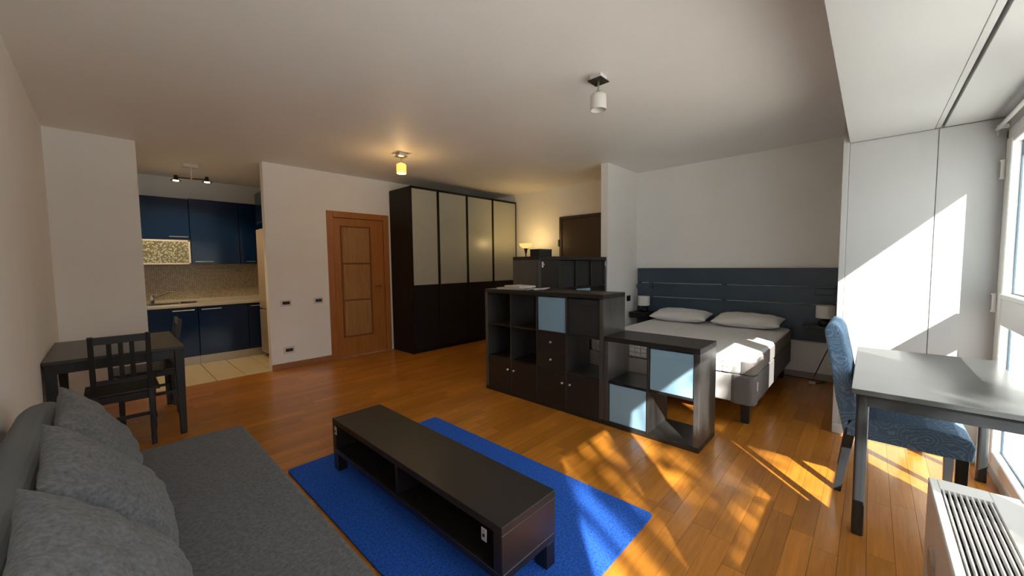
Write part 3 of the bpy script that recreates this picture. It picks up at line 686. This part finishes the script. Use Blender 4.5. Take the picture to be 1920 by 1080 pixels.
# headboard
hb = thing('headboard', (5.59, 1.4, .45), 'wide flare-tinted black-brown headboard of three boards with gaps', 'headboard')
for z0, z1 in ((.45, .873), (.887, 1.077), (1.091, 1.303)): box('board', (5.572, .20, z0), (5.598, 2.60, z1), 'head', hb, .003)
for y in (.26, 1.405, 2.40, 2.57):
    box('spacer', (5.575, y-.022, .46), (5.612, y+.022, 1.295), 'head', hb, .001)
for y0, y1, lb in ((2.355, 2.598, 'dark reading light box on the headboard beside the partition'), (.245, .46, 'dark reading light box on the headboard near the bay')):
    t = thing('reading_light', (5.55, (y0+y1)/2, .99), lb, 'lamp', 'reading lights on the headboard')
    box('housing', (5.535, y0, .995), (5.572, y1, 1.060), 'head', t, .004); box('switch', (5.53, y0+.02, 1.01), (5.536, y0+.045, 1.045), 'black', t, .001)
def bedlamp(c, label):
    x, y, z = c; t = thing('table_lamp', c, label, 'lamp', 'bedside lamps')
    B().lathe(c, ((0, 0), (.05, 0), (.062, .02), (.060, .055), (.03, .085), (.012, .095), (.012, .12)), 24).done('base', 'black', t, smooth=True)
    B().lathe((x, y, z+.093), ((.0, .136), (.084, .138), (.085, .136), (.085, .0), (.0825, .0), (.0825, .134), (.0, .134)), 32).done('shade', 'lampshade', t, smooth=False)
ns = thing('nightstand', (5.43, 2.45, .575), 'small black floating nightstand between bed and partition', 'nightstand')
box('top_panel', (5.30, 2.29, .643), (5.57, 2.60, .660), 'bbtop', ns); box('bottom_panel', (5.31, 2.30, .575), (5.57, 2.59, .588), 'bb', ns)
box('front', (5.30, 2.295, .588), (5.312, 2.595, .643), 'bb', ns); box('side', (5.312, 2.295, .588), (5.57, 2.307, .643), 'bb', ns); box('side', (5.312, 2.583, .588), (5.57, 2.595, .643), 'bb', ns)
bedlamp((5.45, 2.44, .6605), 'white drum lamp on the black nightstand beside the partition')
wsf = thing('wall_shelf', (5.46, .40, .62), 'small flare-tinted wall shelf on the headboard near the bay', 'shelf')
box('board', (5.36, .215, .636), (5.57, .545, .655), 'head', wsf, .003); box('rail', (5.55, .23, .60), (5.571, .53, .636), 'head', wsf, .002)
bedlamp((5.45, .352, .6555), 'white drum lamp on the small shelf near the bay')
cord = thing('power_cord', (5.3, .45, 0), 'thin dark power cord hanging behind the bed to the floor', 'cord')
B().tube([(5.56, .26, .60), (5.53, .30, .45), (5.50, .36, .28), (5.46, .42, .10), (5.38, .44, .012), (5.42, .38, .012), (5.52, .32, .012), (5.54, .45, .012), (5.58, .80, .012)], .005, 6).done('cable', 'black', cord, smooth=True)
box('plug', (5.36, .41, .001), (5.41, .47, .03), 'coil', cord, .006)

# ------------------------------------------------------------------ coffee table, rug
TX, TY, TL, TWd, TH = 1.001, 1.010, 1.610, .345, .362
RZ = .014
rug = thing('rug', (1.38, 1.83, 0), 'bright blue short pile rug under the black bench', 'rug')
rbox('pile', (.775, .82, .003), (1.985, 2.833, RZ), .03, 'rug', rug, vr=.004); rbox('backing', (.779, .824, .0005), (1.981, 2.829, .003), .03, 'blackfab', rug, vr=.0005)
ct = thing('tv_bench', (TX+TWd/2, TY+TL/2, RZ), 'long low black-brown bench standing on the blue rug', 'bench')
z0 = RZ+.10
box('top_panel', (TX, TY, TH-.035), (TX+TWd, TY+TL, TH), 'bbtop', ct, .002)
for y in (TY, TY+TL-.05): box('end_panel', (TX, y, z0+.05), (TX+TWd, y+.05, TH-.0355), 'insert', ct, .002)
box('back_panel', (TX+TWd-.02, TY+.05, z0+.05), (TX+TWd-.002, TY+TL-.05, TH-.036), 'bb', ct, 0)
box('bottom_panel', (TX, TY, z0+.015), (TX+TWd, TY+TL, z0+.0495), 'bb', ct, .002)
box('divider', (TX+.01, TY+TL/2-.012, z0+.05), (TX+TWd-.02, TY+TL/2+.012, TH-.036), 'bb', ct, .001)
for x in (TX+.002, TX+TWd-.062):
    for y in (TY+.002, TY+TL-.072):
        box('leg', (x, y, RZ), (x+.06, y+.07, z0+.0145), 'bb', ct, .002)
for y in (TY+.10, TY+TL-.055):
    q = box('bracket_plate', (TX-.0035, y-.016, TH-.100), (TX-.0003, y+.016, TH-.045), 'tagmetal', ct, .002, label='small chrome bracket plate')
    B().cyl((TX-.006, y, TH-.075), (TX-.003, y, TH-.075), .007).done('screw', 'black', q)

# ------------------------------------------------------------------ sofa and cushions
so = thing('sofa', (.1, 1.75, 0), 'wide grey fabric sofa bed along the left wall', 'sofa')
rbox('base', (XL+.03, .62, .08), (.50, 2.77, .26), .03, 'sofa', so, vr=.01)
rbox('seat', (-.20, .60, .262), (.535, 2.79, .425), .05, 'sofa', so, vr=.018)
b = B(); pts = [(XL+.014, .27), (XL+.014, .66), (XL+.03, .725), (XL+.07, .762), (-.205, .772), (-.18, .755), (-.172, .71), (-.203, .27)]
b.prism(pts, 1, .60, 2.79).done('backrest', 'sofaback', so, bev=.03, smooth=False)
for x in (XL+.08, .44):
    for y in (.72, 2.68): cyl('leg', (x, y, 0), (x, y, .08), .025, 'black', so)
for i, (x, y, zc, ry, rz, fi, sx_, sy_, lb) in enumerate(((-.050, 2.455, .640, 61, -3, 9, .46, .44, 'grey scatter cushion on the sofa, farthest from the camera'), (-.022, 1.865, .640, 54, -5, 12, .50, .43, 'grey scatter cushion in the middle of the sofa row'), (-.022, 1.345, .635, 52, -3, 9, .50, .44, 'grey scatter cushion on the sofa, nearest the camera'))):
    me = pillow_mesh('cushion', sx_, sy_, .135, wr=.004, seed=i+11, puff=2.4); me.materials.append(M['cush'])
    o = bpy.data.objects.new('scatter_cushion', me); link(o, None, (x, y, zc))
    o.rotation_euler = (Matrix.Rotation(R(rz), 3, 'Z') @ Matrix.Rotation(R(ry), 3, 'Y') @ Matrix.Rotation(R(fi), 3, 'Z')).to_euler()
    md = o.modifiers.new('sub', 'SUBSURF'); md.levels = 1; md.render_levels = 1
    tag(o, lb, 'cushion', 'scatter cushions on the sofa')

# ------------------------------------------------------------------ dining table and chairs
dt = thing('dining_table', (.045, 4.67, 0), 'dark brown dining table against the left wall', 'table')
DX0, DX1, DY0, DY1 = XL+.006, .424, 4.135, 5.212
box('tabletop', (DX0, DY0, .716), (DX1, DY1, .740), 'dtable', dt, .003)
for n_, lo, hi in (('apron', (DX0+.03, DY0+.02, .645), (DX1-.03, DY0+.04, .716)), ('apron', (DX0+.03, DY1-.04, .645), (DX1-.03, DY1-.02, .716)), ('apron', (DX0+.02, DY0+.04, .645), (DX0+.04, DY1-.04, .716)), ('apron', (DX1-.04, DY0+.04, .645), (DX1-.02, DY1-.04, .716))):
    box(n_, lo, hi, 'chair', dt, .001)
for x in (DX0+.035, DX1-.035):
    for y in (DY0+.035, DY1-.035): B().bar((x, y, .716), (x, y, 0), .062, .062, (0, 1, 0), .042, .042).done('leg', 'chair', dt, bev=.003)
def dining_chair(label):
    """local: sits at the origin facing +y"""
    t = thing('dining_chair', (0, 0, 0), label, 'chair', 'dining chairs')
    w, m = .150, 'chair'
    for s in (-1, 1):
        p = B(); p.bar((s*w, .02, 0), (s*w, .035, .45), .032, .038, (0, 1, 0)).bar((s*w, .035, .45), (s*w, -.025, .895), .032, .038, (0, 1, 0), .030, .028)
        p.done('rear_leg', m, t, bev=.003)
        B().bar((s*.175, .405, 0), (s*.175, .40, .43), .034, .034, (0, 1, 0), .038, .038).done('front_leg', m, t, bev=.003)
        B().bar((s*.170, .035, .215), (s*.175, .40, .215), .016, .026).done('stretcher', m, t)
        B().bar((s*.170, .035, .405), (s*.175, .40, .405), .018, .05).done('seat_rail', m, t)
    box('seat', (-.205, .03, .43), (.205, .445, .450), m, t, .006, 2)
    box('seat_rail', (-.16, .39, .38), (.16, .408, .43), m, t, .001); box('seat_rail', (-.15, .03, .38), (.15, .046, .43), m, t, .001)
    B().bar((-.15, .036, .25), (.15, .036, .25), .016, .026).done('stretcher', m, t)
    B().bar((-.152, -.018, .862), (.152, -.018, .862), .018, .055).done('top_rail', m, t, bev=.003)
    B().bar((-.152, .020, .545), (.152, .020, .545), .018, .035).done('cross_rail', m, t, bev=.002)
    for x in (-.06, .0, .06):
        B().bar((x, .018, .55), (x, -.015, .84), .027, .012, (0, 1, 0)).done('slat', m, t)
    return t
c1 = dining_chair('dark slatted chair tucked under the table end nearest the sofa')
c2 = copy_tree(c1); c2['label'] = 'dark slatted chair tucked under the table side nearest the kitchen'
c1.location = (.053, 4.065, 0)
c2.location = (.450, 4.965, 0); c2.rotation_euler.z = R(90)

# ------------------------------------------------------------------ desk and blue chair
dk = thing('desk', (3.14, -.28, 0), 'dark desk in front of the window beside the blue chair', 'desk')
KX0, KX1, KY0, KY1 = 2.512, 3.775, YW+.012, .052
box('tabletop', (KX0, KY0, .724), (KX1, KY1, .750), 'desk', dk, .003)
for lo, hi in (((KX0+.05, KY1-.035, .665), (KX1-.05, KY1-.018, .724)), ((KX0+.05, KY0+.018, .665), (KX1-.05, KY0+.035, .724)), ((KX0+.018, KY0+.05, .665), (KX0+.035, KY1-.05, .724)), ((KX1-.035, KY0+.05, .665), (KX1-.018, KY1-.05, .724))):
    box('apron', lo, hi, 'legs', dk, .001)
for x in (KX0+.04, KX1-.10):
    for y in (KY0+.045, KY1-.045): rbox('leg', (x-.024, y-.024, 0), (x+.024, y+.024, .724), .016, 'legs', dk, vr=.002)
bc = thing('upholstered_chair', (3.18, -.12, 0), 'blue paisley upholstered chair pushed under the desk', 'chair')
CX0, CX1 = 2.945, 3.40
for x in (CX0+.025, CX1-.025):
    B().bar((x, .105, 0), (x, .055, .40), .036, .036, (0, 1, 0), .048, .048).done('leg', 'legs', bc, bev=.003)
    B().bar((x, -.375, 0), (x, -.375, .37), .036, .036, (0, 1, 0), .048, .048).done('leg', 'legs', bc, bev=.003)
# seat cushion: softly crowned front
b = B(); prof = [(.075, .355), (.075, .455), (-.05, .482), (-.25, .488), (-.36, .480), (-.405, .462), (-.418, .43), (-.412, .362), (-.40, .352)]
b.prism(prof, 0, CX0, CX1).done('seat', 'paisley', bc, bev=.02)
b = B(); prof = [(.03, .46), (.085, .36), (.125, .55), (.155, .75), (.187, .93), (.192, .975), (.18, 1.0), (.155, 1.012), (.128, 1.0), (.105, .95), (.075, .80), (.045, .62)]
b.prism(prof, 0, CX0, CX1).done('backrest', 'paisley', bc, bev=.022)
B().cyl((CX0+.02, -.0, .36), (CX1-.02, 0, .36), .008, n=8).done('piping', 'paisplain', bc)

# ------------------------------------------------------------------ fan coil unit
fc = thing('fan_coil', (1.35, -.31, 0), 'off-white fan coil heater with slatted grille under the window', 'heater')
FX0, FX1, FY0, FY1, FZ = .62, 2.13, -.405, -.188, .55
box('front_panel', (FX0, FY1-.018, .05), (FX1, FY1, FZ-.012), 'coil', fc, .006, 2)
box('end_panel', (FX1-.018, FY0, .05), (FX1-.001, FY1-.019, FZ-.012), 'coil', fc, .003); box('end_panel', (FX0+.001, FY0, .05), (FX0+.018, FY1-.019, FZ-.012), 'coil', fc, .003)
gx0, gx1, gy0, gy1 = FX0+.10, FX1-.085, -.335, -.212
b = B().box((FX0, FY0, FZ-.012), (FX1, gy0, FZ), .002).box((FX0, gy1, FZ-.012), (FX1, FY1, FZ), .003).box((FX0, gy0, FZ-.012), (gx0, gy1, FZ), .0).box((gx1, gy0, FZ-.012), (FX1, gy1, FZ), .0)
b.done('top_panel', 'coil', fc)
box('fin_tray', (gx0-.02, gy0-.03, FZ-.13), (gx1+.02, gy1-.0, FZ-.11), 'coildark', fc, 0)
ns_ = 9
for i in range(ns_):
    y = gy0+(i+.5)*(gy1-gy0)/ns_; box('grille_slat', (gx0-.004, y-.0024, FZ-.016), (gx1+.004, y+.0024, FZ-.001), 'coil', fc, .001)
x = gx0+.05
while x < gx1: box('cross_bar', (x, gy0-.004, FZ-.03), (x+.006, gy1+.004, FZ-.0165), 'coildark', fc, 0); x += .085
for x in (FX0+.05, FX1-.06): box('foot', (x, FY0+.02, 0), (x+.03, FY1-.03, .05), 'coil', fc, .002)
cyl('knob', (FX1-.27, FY1-.001, .36), (FX1-.27, FY1+.012, .36), .05, 'fridge', fc, r2=.045)
box('back_panel', (FX0, FY0-.012, .05), (FX1, FY0-.001, FZ-.012), 'coil', fc, .002)
sl = thing('window_ledge', (1.3, -.5, 0), 'white boxed ledge between the heater grille and the window', 'ledge')
box('top_board', (FX0-.1, YW+.012, .535), (FX1-.02, FY0-.014, .555), 'coil', sl, .006, 2); box('front_board', (FX0-.1, FY0-.032, 0), (FX1-.02, FY0-.016, .534), 'coil', sl, .002)
for x in (FX0-.1, FX1-.038): box('end_board', (x, YW+.012, 0), (x+.018, FY0-.033, .534), 'coil', sl, .002)

# ------------------------------------------------------------------ tree outside (its leaves dapple the sunlight)
tr = thing('tree', (-4.2, -6.6, -6.2), 'leafy green tree growing outside the windows', 'tree')
B().tube([(-4.2, -6.6, -6.2), (-4.1, -6.5, -2), (-3.9, -6.2, 1.5), (-3.6, -5.8, 3.6)], .16, 10).done('trunk', 'bark', tr, smooth=True)
rnd = random.Random(5)
s = -SUN
ex = Vector((s.y, -s.x, 0)).normalized(); ez = s.cross(ex).normalized()
if ez.z < 0: ez = -ez
verts, faces = [], []
def leafs(c, rad, n, sz=.085):
    for _ in range(n):
        p = c+Vector((rnd.gauss(0, rad*.45), rnd.gauss(0, rad*.45), rnd.gauss(0, rad*.45)))
        q = Euler((rnd.uniform(0, 6.3), rnd.uniform(0, 6.3), rnd.uniform(0, 6.3))).to_matrix()
        i = len(verts)
        for v in ((-1, 0, 0), (0, -.5, 0), (1, 0, 0), (0, .5, 0)): verts.append(p+q @ (Vector(v)*sz))
        faces.append((i, i+1, i+2, i+3))
tips = []
# leaf clusters of the crown: where their shade meets the window plane (x, z) and how big they are
clus = [(2.15, 1.38, .26), (2.45, 1.32, .26), (2.30, 1.56, .18), (2.02, 1.22, .14), (2.62, 1.10, .18), (2.60, 1.50, .14),
        (.80, 1.14, .11), (.98, 1.12, .12), (1.20, 1.16, .13), (1.42, 1.17, .13), (1.50, 1.40, .15), (1.32, 1.38, .09), (.92, 1.52, .05), (1.10, 1.62, .045), (1.18, .83, .08), (.84, .84, .10), (1.55, .74, .07), (1.0, .70, .08)]
for k in range(13): clus.append((rnd.uniform(-.40, .60), rnd.uniform(.65, 2.0), rnd.uniform(.03, .075)))
for k in range(60): clus.append((rnd.uniform(-1.6, 1.6), rnd.uniform(2.7, 4.4), rnd.uniform(.2, .4)))
for k in range(25): clus.append((rnd.uniform(-2.0, -.6), rnd.uniform(.5, 2.3), rnd.uniform(.2, .4)))
for x, z, r_ in clus:
    c = Vector((x, -.6, z))+s*rnd.uniform(5.6, 7.4)
    tips.append(c); leafs(c, r_*1.25, int(max(24, min(330, 4600*r_*r_))), .052)
me = bpy.data.meshes.new('foliage'); me.from_pydata(verts, [], faces); me.materials.append(M['leaf'])
o = bpy.data.objects.new('foliage', me); link(o, tr, (0, 0, 0)); tag(o, kind='stuff')
b = B()
for c in tips[18::2]: b.tube([(-3.6, -5.8, 3.6), (Vector((-3.6, -5.8, 3.6))+c)/2+Vector((0, 0, -.15)), c], .015, 5)
b.done('branches', 'bark', tr)
